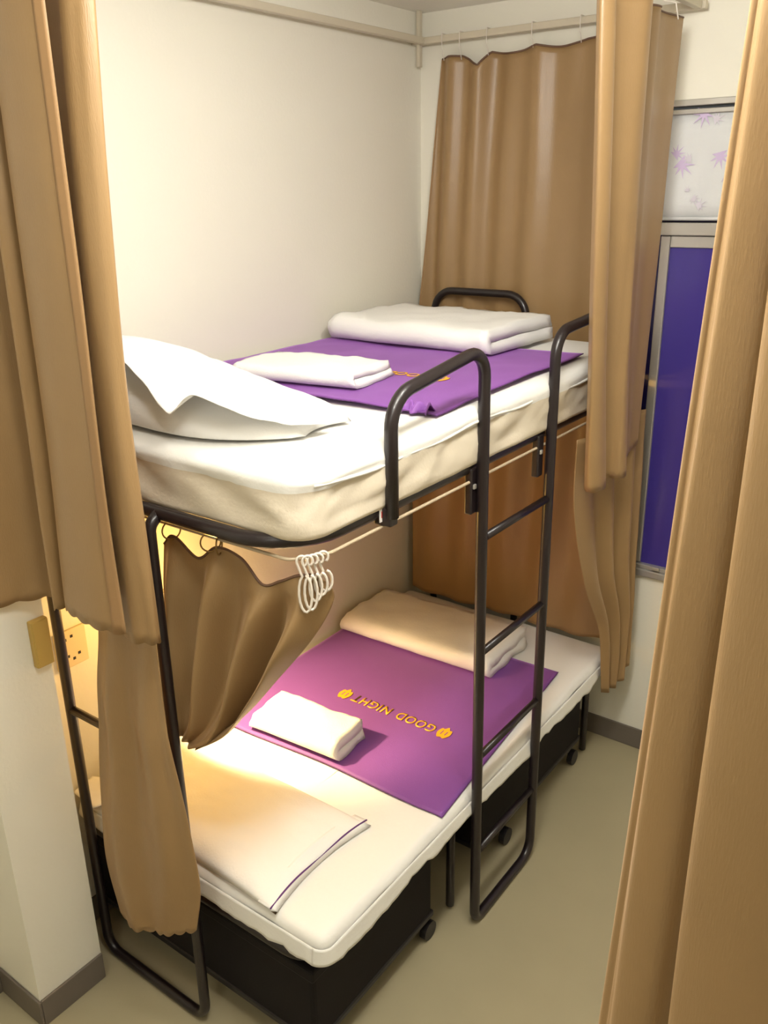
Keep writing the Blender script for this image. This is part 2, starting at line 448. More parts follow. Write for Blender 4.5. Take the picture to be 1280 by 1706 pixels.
# ------------------------------------------------------------------ mattresses
def mattress(name, label, x0, x1, y0, y1, z0, z1, r, cr, wr, over=0.0, side_shade=0.05):
    """rounded slab; r = edge roll radius, cr = plan corner radius, wr = wrinkle strength on the sides"""
    t = thing(name, label, 'mattress', ((x0 + x1) / 2, (y0 + y1) / 2, z0))
    NX = 200; prof = []
    # closed plan outline with rounded corners
    def arc(cx, cy, a0, rr, n=10):
        return [(cx + rr * math.cos(a0 + math.pi / 2 * k / n), cy + rr * math.sin(a0 + math.pi / 2 * k / n), a0 + math.pi / 2 * k / n) for k in range(n + 1)]
    pl = []
    cs = [(x1 - cr, y0 + cr, -math.pi / 2), (x1 - cr, y1 - cr, 0), (x0 + cr, y1 - cr, math.pi / 2), (x0 + cr, y0 + cr, math.pi)]
    for i, (cx, cy, a) in enumerate(cs):
        A = arc(cx, cy, a, cr); pl += A
        nx = cs[(i + 1) % 4]; B = arc(nx[0], nx[1], nx[2], cr)[0]
        steps = int(math.hypot(B[0] - A[-1][0], B[1] - A[-1][1]) / 0.022)
        for k in range(1, steps):
            f = k / steps
            pl.append((A[-1][0] * (1 - f) + B[0] * f, A[-1][1] * (1 - f) + B[1] * f, A[-1][2]))
    # vertical profile: list of (inset, z, w) outside-in over the top
    hgt = z1 - z0
    P = []
    for k in range(5):
        P.append((r * 0.5 * (1 - math.sin(k / 4 * math.pi / 2)), z0 + r * 0.5 * (1 - math.cos(k / 4 * math.pi / 2)), 0.3))
    for k in range(1, 7):
        P.append((0.0, z0 + r * 0.5 + (hgt - r * 1.5) * k / 7, 1.0))
    if over and False:      # stitched seam below the top roll
        zz = z1 - r - 0.012
        P.append((0.006, zz, 0.2)); P.append((-over, zz + 0.008, 0.2))
    for k in range(0, 8):
        a = k / 7 * math.pi / 2
        P.append((r * (1 - math.cos(a)) - over * math.cos(a), z1 - r + r * math.sin(a), 0.35 * math.cos(a)))
    for ins in (0.07, 0.11, 0.16, 0.22, 0.29, 0.37):
        P.append((min(ins, (x1 - x0) * 0.43), z1, 0.0))
    bm = bmesh.new(); rings = []
    cx, cy = (x0 + x1) / 2, (y0 + y1) / 2
    for (ins, z, wv) in P:
        ring = []
        for (x, y, a) in pl:
            nxv, nyv = math.cos(a), math.sin(a)
            px, py = x - nxv * ins, y - nyv * ins
            if ins > cr:
                px = min(max(px, x0 + ins), x1 - ins); py = min(max(py, y0 + ins), y1 - ins)
            s = x * 1.0 + y
            d = wr * wv * (nz(x * 9 + z * 16, y * 9 - z * 11, z * 5) + 0.6 * nz(x * 28 + z * 55, y * 28 - z * 30, 3.1))
            dz = 0.004 * nz(px * 4, py * 4, 1.7) * (1 if z > z1 - 0.02 else 0)
            ring.append(bm.verts.new((px + nxv * d, py + nyv * d, z + dz)))
        rings.append(ring)
    n = len(pl)
    for j in range(len(rings) - 1):
        for i in range(n):
            bm.faces.new((rings[j][i], rings[j][(i + 1) % n], rings[j + 1][(i + 1) % n], rings[j + 1][i]))
    bm.faces.new(rings[-1]); bm.faces.new(rings[0][::-1])
    o = from_bm('mattress_body', bm, M['sheet'], t)
    o.data.materials.append(M['side_shade'])
    for p in o.data.polygons:
        if p.center.z < z1 - side_shade:
            p.material_index = 1  # faces below the top roll get the beige that paints side shade
    return t, pl


UZ = 1.568
um, upl = mattress('mattress', 'thick white sheeted mattress on the top bunk', 0.02, 0.928, 0.040, 1.670, FZ + 0.006, UZ, 0.030, 0.075, 0.010, over=0.004)
LMZ = 0.462
lm, lpl = mattress('mattress', 'white sheeted mattress on the bottom bunk', 0.012, 0.918, 0.045, 1.690, LZ + 0.014, LMZ, 0.026, 0.030, 0.006)
# piping round the top edge
def ring_pts(pl, z, out, wob=0.0):
    return [Vector((x + math.cos(a) * out, y + math.sin(a) * out, z + wob * nz(x * 6, y * 6, 0))) for (x, y, a) in pl]
side = [p for p in ring_pts(upl, UZ - 0.038, 0.0005, 0.010) if p.x > 0.915 and 0.06 < p.y < 1.6]
side.sort(key=lambda p: p.y)
tube('piping', side, 0.0042, M['sheet'], um, ns=8)
# sheet hem hanging over the lower mattress's edge
def hem_fn(u, v):
    n = len(lpl); f = u * n; i = int(f) % n; x, y, a = lpl[i]
    out = 0.004 + 0.006 * v + 0.005 * v * nz(x * 22, y * 22, 4.0)
    z = LMZ - 0.022 - v * (0.045 + 0.016 * nz(x * 7, y * 7, 2.0) + 0.008 * nz(x * 31, y * 31, 7))
    return (x + math.cos(a) * out, y + math.sin(a) * out, z)
grid('sheet_hem', hem_fn, len(lpl), 6, M['sheet'], lm, 0.002)


# ------------------------------------------------------------------ bed runners with lettering
def lerp(a, b, t):
    return a + (b - a) * t


def text_mesh(name, s, m, parent, x0, x1, y0, height, zf):
    """text reading toward -X with its top toward -Y, lying on the cloth"""
    cu = bpy.data.curves.new(name, 'FONT'); cu.body = s; cu.size = 1.0; cu.extrude = 0.0; cu.space_character = 1.1
    cu.resolution_u = 4; cu.offset = 0.012
    tmp = bpy.data.objects.new(name, cu); C.objects.link(tmp)
    bpy.context.view_layer.update()
    dg = bpy.context.evaluated_depsgraph_get()
    me = bpy.data.meshes.new_from_object(tmp.evaluated_get(dg))
    bpy.data.objects.remove(tmp)
    xs = [v.co.x for v in me.vertices]; ys = [v.co.y for v in me.vertices]
    ax, bx, ay, by = min(xs), max(xs), min(ys), max(ys)
    for v in me.vertices:
        fx = (v.co.x - ax) / (bx - ax); fy = (v.co.y - ay) / (by - ay)
        X = x1 + (x0 - x1) * fx; Y = y0 - height * fy
        v.co = (X, Y, zf(X, Y) + 0.0034)
    me.materials.clear()
    o = link(name, me, m, parent, False)
    md = o.modifiers.new('thickness', 'SOLIDIFY'); md.thickness = 0.0008; md.offset = 1
    return o


def emblem(parent, cx, cy, r, zf):
    """small gold crest: a rounded shield on a row of three toes, with two slits"""
    out = []
    for k in range(40):
        a = 2 * math.pi * k / 40
        rx, ry = r * 0.82, r
        x, y = rx * math.cos(a), ry * math.sin(a)
        if y < -0.35 * r:
            y *= 1.0 + 0.22 * math.cos(x / r * 9.0)
        if y > 0.6 * r:
            y *= 1.0 - 0.15 * math.cos(x / r * 7)
        out.append((x, y))
    bm = bmesh.new()
    c = bm.verts.new((cx, cy, zf(cx, cy) + 0.0034))
    vs = [bm.verts.new((cx - x, cy - y, zf(cx - x, cy - y) + 0.0034)) for x, y in out]
    for i in range(len(vs)):
        bm.faces.new((c, vs[i], vs[(i + 1) % len(vs)]))
    e = from_bm('emblem', bm, M['gold'], parent, False)
    md = e.modifiers.new('thickness', 'SOLIDIFY'); md.thickness = 0.0008; md.offset = 1
    for dx in (-0.28, 0.28):
        X, Y = cx + dx * r, cy + 0.05 * r
        box('emblem_slit', (X - 0.05 * r, Y - 0.45 * r, zf(X, Y) + 0.0038), (X + 0.05 * r, Y + 0.3 * r, zf(X, Y) + 0.0048), M['purple'], e)
    return e


def runner(label, corners, zt, edge_x, drop, amp, txt, sx=0.9):
    """corners: near-left, near-right, far-right, far-left in plan"""
    t = thing('bed_runner', label, 'bed runner', (0.46, 0.95, zt))
    c = [Vector((*p, 0)) for p in corners]
    def zf(x, y):
        z = zt + 0.0045 + amp * (nz(x * 5, y * 5, 2.2) + 0.4 * nz(x * 13, y * 13, 5.5) + 1) * 0.5
        if x > edge_x:
            z -= drop * ((x - edge_x) / 0.03) ** 2
        return z
    def fn(u, v):
        p = c[0] * (1 - u) * (1 - v) + c[1] * u * (1 - v) + c[2] * u * v + c[3] * (1 - u) * v
        y = p.y - (0.006 * math.sin(u * 9) * (1 - v))
        return (p.x, y, zf(p.x, y))
    grid('cloth', fn, 60, 56, M['purple'], t, 0.002, 1)
    e = [Vector(fn(k / 80, 0)) + Vector((0, 0, 0.001)) for k in range(81)]
    tube('stitched_edge', e, 0.0016, M['purple2'], t, ns=5)
    e = [Vector(fn(1, k / 80)) + Vector((0, 0, 0.001)) for k in range(81)]
    tube('stitched_edge', e, 0.0016, M['purple2'], t, ns=5)
    tx0, tx1, ty, th = txt
    a, b = tx0 + 0.058, tx1 - 0.056
    k = lerp(b, a, 0.445)
    text_mesh('lettering', 'GOOD', M['gold'], t, k, b, ty + th / 2, th, zf)
    text_mesh('lettering', 'NIGHT', M['gold'], t, a, k - 0.028, ty + th / 2, th, zf)
    emblem(t, tx0 + 0.022, ty, 0.027, zf); emblem(t, tx1 - 0.022, ty, 0.027, zf)
    return t, zf


rl, zlow = runner('flat purple runner lettered in gold on the bottom bunk', [(0.03, 0.530), (0.908, 0.553), (0.838, 1.405), (0.02, 1.385)], LMZ, 0.88, 0.004, 0.003,
                  (0.298, 0.732, 0.872, 0.041))
ru, zup = runner('rumpled purple runner lettered in gold on the top bunk', [(0.03, 0.46), (0.905, 0.520), (0.868, 1.375), (0.03, 1.30)], UZ, 0.885, 0.006, 0.012,
                 (0.298, 0.735, 0.832, 0.041))
# bunched corner of the upper runner
def bunch_fn(u, v):
    x = 0.800 + 0.085 * u; y = 0.505 + 0.03 * v + 0.012 * u
    return (x, y - 0.012 * math.sin(u * 14) * (1 - v), UZ + 0.008 + 0.014 * math.sin(v * math.pi) * abs(math.sin(u * 11 + v * 2)) + 0.010 * math.sin(v * math.pi))
grid('bunched_corner', bunch_fn, 30, 12, M['purple'], ru, 0.002)


# ------------------------------------------------------------------ folded towels and blankets
def folded(name, label, cat, cx, cy, z, sx, sy, nl, t, m, rot=0.0, seed=0, bulge=0.0, soft=1.0, group=None):
    """one sheet folded nl times, folds alternating at front (-Y) and back; section extruded along X"""
    th = thing(name, label, cat, (cx, cy, z), group)
    a, b = -sy / 2, sy / 2
    cl = []
    for i in range(nl):
        zc = t * (i + 0.5)
        ya, yb = (b, a) if i % 2 == 0 else (a, b)
        inset = t * 0.5
        y0_ = ya - math.copysign(inset, ya) if i else ya
        y1_ = yb - math.copysign(inset, yb) if i < nl - 1 else yb
        for k in range(13):
            cl.append((lerp(y0_, y1_, k / 12), zc))
        if i < nl - 1:
            s = -1 if yb < 0 else 1
            for k in range(1, 6):
                an = -math.pi / 2 + math.pi * k / 6
                cl.append((y1_ + s * math.cos(an) * t * 0.5, zc + t * 0.5 + math.sin(an) * t * 0.5))
    hw = t * 0.46
    n = len(cl); left, right = [], []
    for i in range(n):
        p, q = cl[max(i - 1, 0)], cl[min(i + 1, n - 1)]
        dy, dz = q[0] - p[0], q[1] - p[1]; l = math.hypot(dy, dz) or 1
        ny, nzv = -dz / l, dy / l
        left.append((cl[i][0] + ny * hw, cl[i][1] + nzv * hw)); right.append((cl[i][0] - ny * hw, cl[i][1] - nzv * hw))
    prof = left + right[::-1]
    NXS = 26
    bm = bmesh.new(); rings = []
    R = Matrix.Rotation(rot, 3, 'Z'); top = t * nl
    for i in range(NXS + 1):
        u = i / NXS; ring = []
        e = min(u, 1 - u) * sx
        er = 1 - 0.35 * math.exp(-(e / 0.012))
        for (y, zz) in prof:
            x = (u - 0.5) * sx
            lay = zz / top
            x2 = x + (0.010 * nz(y * 14, lay * 5, seed) + 0.012 * (0.5 - lay)) * (1 if u > .5 else -1) * abs(2 * u - 1)
            z2 = zz * (1 + bulge * (1 - (2 * y / sy) ** 2) * math.sin(u * math.pi))
            k = 0.35 + 0.65 * lay
            z2 += soft * lay * (0.007 * nz(x * 9 + seed, y * 9, 3) + 0.003 * nz(x * 30, y * 30, seed))
            y2 = y + soft * (0.006 * nz(x * 11, zz * 30, seed + 2)) * k
            z2 = max(z2, 0.0004)
            p = R @ Vector((x2, y2, 0))
            ring.append(bm.verts.new((p.x + cx, p.y + cy, z + z2)))
        rings.append(ring)
    m_ = len(prof)
    for i in range(NXS):
        for k in range(m_):
            bm.faces.new((rings[i][k], rings[i][(k + 1) % m_], rings[i + 1][(k + 1) % m_], rings[i + 1][k]))
    # end caps as a strip of quads between the two sides of the sheet
    for ring in (rings[0], rings[-1]):
        for k in range(n - 1):
            try:
                bm.faces.new((ring[k], ring[k + 1], ring[m_ - 2 - k], ring[m_ - 1 - k]))
            except ValueError:
                pass
    o = from_bm(name.split('_')[-1] + '_fold', bm, m, th)
    return th


folded('folded_blanket', 'thick folded white blanket at the far end of top bunk', 'blanket', 0.365, 1.375, UZ + 0.016, 0.60, 0.40, 2, 0.038, M['white'], -0.02, 3, 0.10, 1.6)
folded('folded_blanket', 'thick folded white blanket at the far end of bottom bunk', 'blanket', 0.345, 1.365, LMZ + 0.010, 0.63, 0.29, 2, 0.034, M['white'], 0.02, 9, 0.10, 1.6)
folded('folded_towel', 'flat folded white towel on the top bunk runner', 'towel', 0.415, 0.670, UZ + 0.016, 0.37, 0.20, 2, 0.021, M['towel'], 0.15, 5, 0.2, 1.0)
folded('folded_towel', 'thick rolled white towel on the bottom bunk runner', 'towel', 0.365, 0.630, LMZ + 0.010, 0.325, 0.14, 2, 0.032, M['towel'], 0.06, 12, 0.15, 1.0)


# ------------------------------------------------------------------ pillows
def pillow(name, label, base, ax, by, hfun, mx, taper=0.0, rot=0.0):
    """plan half sizes ax, by; hfun(s,t) gives (bottom, top) heights for s,t in -1..1"""
    th = thing(name, label, 'pillow', base)
    R = Matrix.Rotation(rot, 3, 'Z')
    N = 44
    bm = bmesh.new(); gt, gb = {}, {}
    for i in range(N + 1):
        for j in range(N + 1):
            s, t = 2 * i / N - 1, 2 * j / N - 1
            # pulled-in sides, pointed corners
            x = ax * s * (1 - 0.06 * (1 - t * t)); y = by * t * (1 - 0.07 * (1 - s * s)) * (1 - taper * max(s, 0) ** 3) + taper * 0.45 * by * max(s, 0) ** 3
            p = R @ Vector((x, y, 0))
            b, h = hfun(s, t)
            edge = i in (0, N) or j in (0, N)
            gt[i, j] = bm.verts.new((base[0] + p.x, base[1] + p.y, base[2] + h))
            gb[i, j] = gt[i, j] if edge else bm.verts.new((base[0] + p.x, base[1] + p.y, base[2] + b))
    for i in range(N):
        for j in range(N):
            bm.faces.new((gt[i, j], gt[i + 1, j], gt[i + 1, j + 1], gt[i, j + 1]))
            q = (gb[i, j], gb[i, j + 1], gb[i + 1, j + 1], gb[i + 1, j])
            if len(set(q)) == 4:
                try:
                    bm.faces.new(q)
                except ValueError:
                    pass
    from_bm('pillow_body', bm, mx, th)
    return th


def bulge(s, t, p=0.42):
    return max(0.0, (1 - abs(s) ** 2.6)) ** p * max(0.0, (1 - abs(t) ** 2.6)) ** p


def hu(s, t):
    # tall at the wall end, flattening to the tip
    f = 0.5 - 0.5 * math.tanh((s - 0.05) * 1.6)
    hm = 0.052 + 0.095 * f
    b = bulge(s, t, 0.30)
    mid = 0.004 + 0.040 * f
    wr = 0.006 * nz(s * 3.5, t * 3.5, 1.0) + 0.003 * nz(s * 11, t * 9, 4)
    top = mid + (hm - mid) * b + wr * b
    bot = mid * (1 - b)
    return max(bot, 0.001), max(top, 0.004)


pu = pillow('pillow', 'plump white pillow with loose pillowcase flap, head of top bunk', (0.415, 0.245, UZ + 0.003), 0.365, 0.190, hu, M['white'], 0.6)
# pillowcase flap over the near long side, with a wavy edge
fx = [(0.08, 0.07, 1.725), (0.20, 0.055, 1.735), (0.33, 0.060, 1.742), (0.43, 0.052, 1.730), (0.50, 0.046, 1.694), (0.578, 0.036, 1.644),
      (0.606, 0.036, 1.650), (0.632, 0.042, 1.674), (0.665, 0.048, 1.680), (0.705, 0.070, 1.660), (0.745, 0.115, 1.632), (0.785, 0.20, 1.606), (0.80, 0.275, 1.594)]
ft = [(0.08, 0.24, 1.718), (0.20, 0.24, 1.728), (0.33, 0.24, 1.730), (0.43, 0.24, 1.722), (0.50, 0.24, 1.706), (0.565, 0.24, 1.690),
      (0.595, 0.24, 1.682), (0.625, 0.25, 1.675), (0.665, 0.26, 1.660), (0.705, 0.27, 1.640), (0.745, 0.28, 1.620), (0.785, 0.29, 1.600), (0.795, 0.295, 1.592)]
fx = [Vector(p) for p in fx]; ft = [Vector(p) for p in ft]
def flap_fn(u, v):
    a, b = crom(ft, u), crom(fx, u)
    p = a.lerp(b, v)
    p.z += 0.016 * math.sin(v * math.pi) * (1 - 0.6 * u) + 0.003 * nz(p.x * 12, p.y * 12, 2) + 0.004 * v * nz(p.x * 30, p.y * 18, 8)
    return p
grid('pillowcase_flap', flap_fn, 70, 16, M['white'], pu, 0.002)

def hl(s, t):
    b = bulge(s, t, 0.5)
    wr = 0.007 * nz(s * 2.5, t * 2.5, 7.0) + 0.003 * nz(s * 9, t * 6, 4)
    return 0.001, 0.004 + (0.062 - 0.012 * s) * b + wr * b
pl_ = pillow('pillow', 'flat white pillow with dark edged case, head of bottom bunk', (0.400, 0.228, LMZ + 0.003), 0.375, 0.185, hl, M['white'], rot=0.0)
# open end of the pillowcase with dark piping
def case_fn(u, v):
    y = 0.046 + 0.372 * u
    x = 0.715 + 0.040 * v - 0.012 * math.sin(u * math.pi) * v
    z = LMZ + 0.010 + 0.028 * math.sin(u * math.pi) * (1 - 0.75 * v) + 0.004 * math.sin(u * 9) * v
    return (x, y, z)
grid('pillowcase_end', case_fn, 30, 6, M['white'], pl_, 0.002)
tube('piping', [Vector(case_fn(k / 40, 1)) + Vector((0.001, 0, 0.001)) for k in range(41)], 0.0022, M['purple2'], pl_, ns=6)
# corner of the case sticking out past the head frame leg by the wall
def corner_fn(u, v):
    return (0.012 + 0.15 * u * (1 - 0.3 * v), 0.10 - 0.075 * v + 0.03 * v * (1 - u) * 0.3, LMZ + 0.012 + 0.020 * math.sin(u * 3.0) * (1 - v) + 0.012 * (1 - v))
grid('pillowcase_corner', corner_fn, 14, 8, M['white'], pl_, 0.002)


# ------------------------------------------------------------------ curtains
def scallop(x, amp=0.006, per=0.045):
    return amp * abs(math.sin(math.pi * x / per))


def drape(name, path_t, path_b, zt, zb, nu, nv, parent, m=None, wav=0.004, hem=0.006, seed=0, arclen=1.0, midpath=None, topdip=None, per=0.04):
    Pt = [Vector((p[0], p[1], 0)) for p in path_t]; Pb = [Vector((p[0], p[1], 0)) for p in path_b]
    Pm = [Vector((p[0], p[1], 0)) for p in midpath] if midpath else None
    zt_ = zt if callable(zt) else (lambda u: zt)
    zb_ = zb if callable(zb) else (lambda u: zb)
    def fn(u, v):
        if Pm:
            p = crom([crom(Pt, u), crom(Pm, u), crom(Pb, u)], v)
        else:
            p = crom(Pt, u).lerp(crom(Pb, u), v)
        z = lerp(zt_(u), zb_(u), v)
        p.x += wav * nz(u * 8 + seed, v * 3, 1.5) * (0.3 + 0.7 * v); p.y += wav * nz(u * 8, v * 3 + seed, 7.5) * (0.3 + 0.7 * v)
        if v > 0.985:
            z -= hem * (1 - abs(math.sin(math.pi * u * arclen / per))) * 0 - hem * (abs(math.sin(math.pi * u * arclen / per)) - 1) * 0
        zz = z - (hem * abs(math.sin(math.pi * u * arclen / per)) if v == 1 else 0)
        return Vector((p.x, p.y, zz))
    o = grid(name, fn, nu, nv, m or M['curtain'], parent, 0.0018)
    return o, fn


# --- head-end upper curtain, bunched beside the pillar
c1 = thing('bed_curtain', 'gold brown curtain bunched at the head of top bunk, left foreground', 'curtain', (0.42, -0.10, 1.15))
# front panel with its stitched edge, tucked back, then the dark left folds
pt = [(0.600, -0.128), (0.555, -0.136), (0.500, -0.140), (0.450, -0.132), (0.430, -0.115), (0.452, -0.090), (0.470, -0.072), (0.440, -0.068), (0.405, -0.084), (0.380, -0.125), (0.355, -0.105), (0.340, -0.060), (0.31, -0.055), (0.27, -0.10), (0.235, -0.16)]
pb = [(0.572, -0.118), (0.520, -0.130), (0.460, -0.134), (0.405, -0.130), (0.385, -0.112), (0.405, -0.088), (0.420, -0.072), (0.395, -0.068), (0.365, -0.088), (0.345, -0.130), (0.320, -0.105), (0.305, -0.065), (0.275, -0.060), (0.235, -0.110), (0.205, -0.195)]
o, fA = drape('front_panel', pt, pb, 2.47, lambda u: 1.212 + 0.015 * math.sin(u * 5), 190, 60, c1, wav=0.010, seed=2, arclen=0.75, hem=0.007)
def edge_fn(u, v):
    p = fA(u * 0.035, v); return p + Vector((0.0, -0.0022, 0))
grid('side_hem', edge_fn, 4, 60, M['hem2'], c1, 0.0014)
pt = [(0.440, -0.062), (0.500, -0.062), (0.560, -0.084), (0.590, -0.094), (0.616, -0.086), (0.630, -0.072), (0.622, -0.060), (0.590, -0.056)]
pb = [(0.390, -0.062), (0.450, -0.062), (0.510, -0.086), (0.545, -0.096), (0.572, -0.088), (0.590, -0.074), (0.584, -0.060), (0.550, -0.056)]
pt = [(a[0] + 0.018, a[1]) for a in pt]; pb = [(b[0] + 0.020, b[1]) for b in pb]
pm = [((a[0] + b[0]) / 2 - 0.018, (a[1] + b[1]) / 2 - 0.006) for a, b in zip(pt, pb)]
drape('rear_fold', pt, pb, 2.47, 1.185, 70, 60, c1, wav=0.006, seed=9, arclen=0.22, midpath=pm)

# --- head-end lower curtain: hanging panel plus swag, tied to the head frame leg
c2 = thing('bed_curtain', 'gold brown curtain tied back to a leg at the head of bottom bunk', 'curtain', (0.45, -0.02, 0.25))
rows = [
    [(0.330, -0.022, 1.370), (0.390, -0.030, 1.370), (0.450, -0.022, 1.370), (0.500, -0.031, 1.370), (0.535, -0.023, 1.370)],
    [(0.345, -0.026, 1.150), (0.400, -0.034, 1.150), (0.455, -0.026, 1.150), (0.515, -0.034, 1.150), (0.545, -0.026, 1.150)],
    [(0.325, -0.040, 0.970), (0.385, -0.052, 0.970), (0.445, -0.040, 0.970), (0.520, -0.050, 0.970), (0.560, -0.034, 0.970)],
    [(0.305, -0.042, 0.830), (0.375, -0.056, 0.835), (0.450, -0.044, 0.845), (0.530, -0.060, 0.870), (0.582, -0.040, 0.880)],
    [(0.275, -0.044, 0.640), (0.360, -0.066, 0.650), (0.450, -0.054, 0.665), (0.550, -0.066, 0.690), (0.612, -0.042, 0.710)],
    [(0.262, -0.046, 0.450), (0.350, -0.068, 0.460), (0.450, -0.058, 0.480), (0.560, -0.066, 0.510), (0.625, -0.042, 0.540)],
    [(0.282, -0.044, 0.262), (0.360, -0.064, 0.275), (0.440, -0.056, 0.302), (0.525, -0.062, 0.350), (0.592, -0.040, 0.388)],
]
fP = rows_fn(rows)
def pan_fn(u, v):
    p = fP(u, v)
    p.y += (0.007 * math.sin(u * 17) * (1 - abs(v - 0.5)) + 0.006 * nz(u * 5, v * 4, 3)) * min(1, v * v * 6)
    p.z -= 0.009 * abs(math.sin(u * 25)) if v == 1 else 0
    return p
grid('hanging_panel', pan_fn, 90, 70, M['curtain'], c2, 0.0018)
sw = [
    [(0.505, 0.056, 1.335), (0.535, 0.060, 1.358), (0.606, 0.060, 1.325), (0.665, 0.060, 1.362), (0.734, 0.060, 1.356), (0.790, 0.060, 1.312), (0.835, 0.066, 1.328), (0.872, 0.074, 1.346), (0.905, 0.092, 1.350)],
    [(0.500, 0.050, 1.260), (0.540, 0.044, 1.260), (0.596, 0.064, 1.255), (0.650, 0.042, 1.270), (0.715, 0.066, 1.262), (0.775, 0.042, 1.250), (0.825, 0.072, 1.265), (0.880, 0.056, 1.290), (0.922, 0.090, 1.300)],
    [(0.498, 0.046, 1.140), (0.532, 0.040, 1.135), (0.578, 0.066, 1.130), (0.620, 0.038, 1.140), (0.675, 0.072, 1.140), (0.730, 0.036, 1.130), (0.785, 0.078, 1.150), (0.840, 0.036, 1.180), (0.885, 0.074, 1.205)],
    [(0.500, 0.042, 1.020), (0.525, 0.036, 1.010), (0.558, 0.062, 1.000), (0.590, 0.036, 1.000), (0.635, 0.070, 1.000), (0.680, 0.034, 1.000), (0.720, 0.074, 1.020), (0.765, 0.036, 1.055), (0.805, 0.060, 1.095)],
    [(0.505, 0.036, 0.930), (0.520, 0.032, 0.920), (0.540, 0.050, 0.910), (0.562, 0.032, 0.900), (0.590, 0.056, 0.900), (0.622, 0.030, 0.900), (0.650, 0.060, 0.910), (0.680, 0.034, 0.935), (0.705, 0.052, 0.972)],
    [(0.508, 0.028, 0.870), (0.513, 0.026, 0.865), (0.520, 0.034, 0.860), (0.528, 0.026, 0.855), (0.538, 0.036, 0.850), (0.550, 0.026, 0.845), (0.560, 0.036, 0.845), (0.572, 0.026, 0.850), (0.580, 0.032, 0.862)],
]
fS = rows_fn(sw)
def swag_fn(u, v):
    p = fS(u, v)
    k = min(1.0, 1.6 * math.sin(v * math.pi))
    p.y = max(0.022, 0.052 + (p.y - 0.052) * (1 + 0.9 * k))
    p.y += 0.006 * math.sin(u * 46) * math.sin(v * math.pi) + 0.006 * nz(u * 6, v * 5, 8)
    return p
grid('swag', swag_fn, 150, 60, M['curtain'], c2, 0.0018)
tube('top_hem', [Vector(swag_fn(k / 90, 0)) for k in range(91)], 0.003, M['hem'], c2, ns=6)

# --- far curtain on the end wall, upper bunk
c3 = thing('bed_curtain', 'gold brown curtain hanging flat on end wall behind top bunk', 'curtain', (0.45, 1.755, 1.3))
def dip(u):
    X = 0.10 + 0.68 * u
    xs = [0.10, 0.128, 0.198, 0.269, 0.302, 0.467, 0.632, 0.72, 0.80]
    zs = [2.468, 2.470, 2.466, 2.430, 2.470, 2.474, 2.476, 2.478, 2.478]
    for i in range(len(xs) - 1):
        if X <= xs[i + 1]:
            f = max(0, (X - xs[i]) / (xs[i + 1] - xs[i]))
            s = 0.012 * math.sin(f * math.pi) if xs[i + 1] - xs[i] > 0.1 else 0
            return lerp(zs[i], zs[i + 1], f) - s
    return 2.478
def far_fn(u, v):
    x = lerp(lerp(0.098, 0.018, min(1.0, v / 0.72)), 0.80, u)
    z = lerp(dip(u), 1.22, v)
    # folds: strong on the left, fading to a flat right
    fade = math.exp(-u * 2.2)
    ph = u * 40 - v * 3.0 * (1 - u)
    y = 1.762 + 0.019 * fade * math.sin(ph + 1.2) + 0.010 * math.sin(u * 17 + 2 - v * 1.5) + 0.006 * nz(u * 9, v * 3, 2)
    y += -0.018 * math.exp(-((u - 0.25) / 0.05) ** 2) * math.exp(-v * 3)
    return Vector((x, min(y, 1.792), z))
grid('curtain_panel', far_fn, 170, 60, M['curtain'], c3, 0.0018)
tube('top_hem', [far_fn(k / 120, 0) for k in range(121)], 0.0034, M['hem'], c3, ns=6)
tube('side_hem', [far_fn(0, k / 60) for k in range(61)], 0.003, M['hem2'], c3, ns=6)

# --- far curtain of the lower bunk
c4 = thing('bed_curtain', 'gold brown curtain across the far end of bottom bunk', 'curtain', (0.45, 1.68, 0.47))
def lowfar_fn(u, v):
    x = lerp(0.035, 0.945, u); z = lerp(1.375 - 0.006 * abs(math.sin(u * 19)), 0.480 + 0.012 * nz(u * 6, 0, 1), v)
    y = 1.672 + 0.014 * math.sin(u * 34 + 1.5 * v) * (1 - 0.5 * v) + 0.006 * math.sin(u * 13 + v * 2)
    return Vector((x, min(y, 1.694), z))
grid('curtain_panel', lowfar_fn, 150, 50, M['curtain'], c4, 0.0018)
tube('top_hem', [lowfar_fn(k / 90, 0) for k in range(91)], 0.003, M['hem'], c4, ns=6)

# --- aisle side curtain of the upper bunk, pushed to the far end
c5 = thing('bed_curtain', 'gold brown curtain pushed to far end of top bunk, aisle side', 'curtain', (0.99, 1.35, 1.24))
pt = [(0.985, 1.055), (1.010, 1.020), (1.030, 1.050), (1.012, 1.090), (0.990, 1.125), (1.015, 1.165), (1.048, 1.205), (1.040, 1.250), (0.995, 1.275), (0.985, 1.310), (1.008, 1.345), (1.012, 1.390), (0.992, 1.430), (0.985, 1.500), (0.990, 1.570), (0.992, 1.620)]
pb = [(0.980, 1.190), (1.008, 1.165), (1.026, 1.195), (1.020, 1.235), (0.992, 1.262), (0.985, 1.290), (0.995, 1.320), (1.026, 1.330), (1.036, 1.362), (1.018, 1.395), (0.988, 1.412), (0.984, 1.440), (0.990, 1.465), (0.988, 1.495), (0.990, 1.520), (0.992, 1.545)]
def zb5(u):
    return 1.232 + 0.050 * max(0, (u - 0.62) / 0.38)
o, f5 = drape('curtain_panel', pt, pb, lambda u: 2.455 + 0.022 * u, zb5, 200, 60, c5, wav=0.006, seed=4, arclen=0.6, hem=0.004)
tube('top_hem', [f5(k / 160, 0) for k in range(161)], 0.003, M['hem'], c5, ns=6)

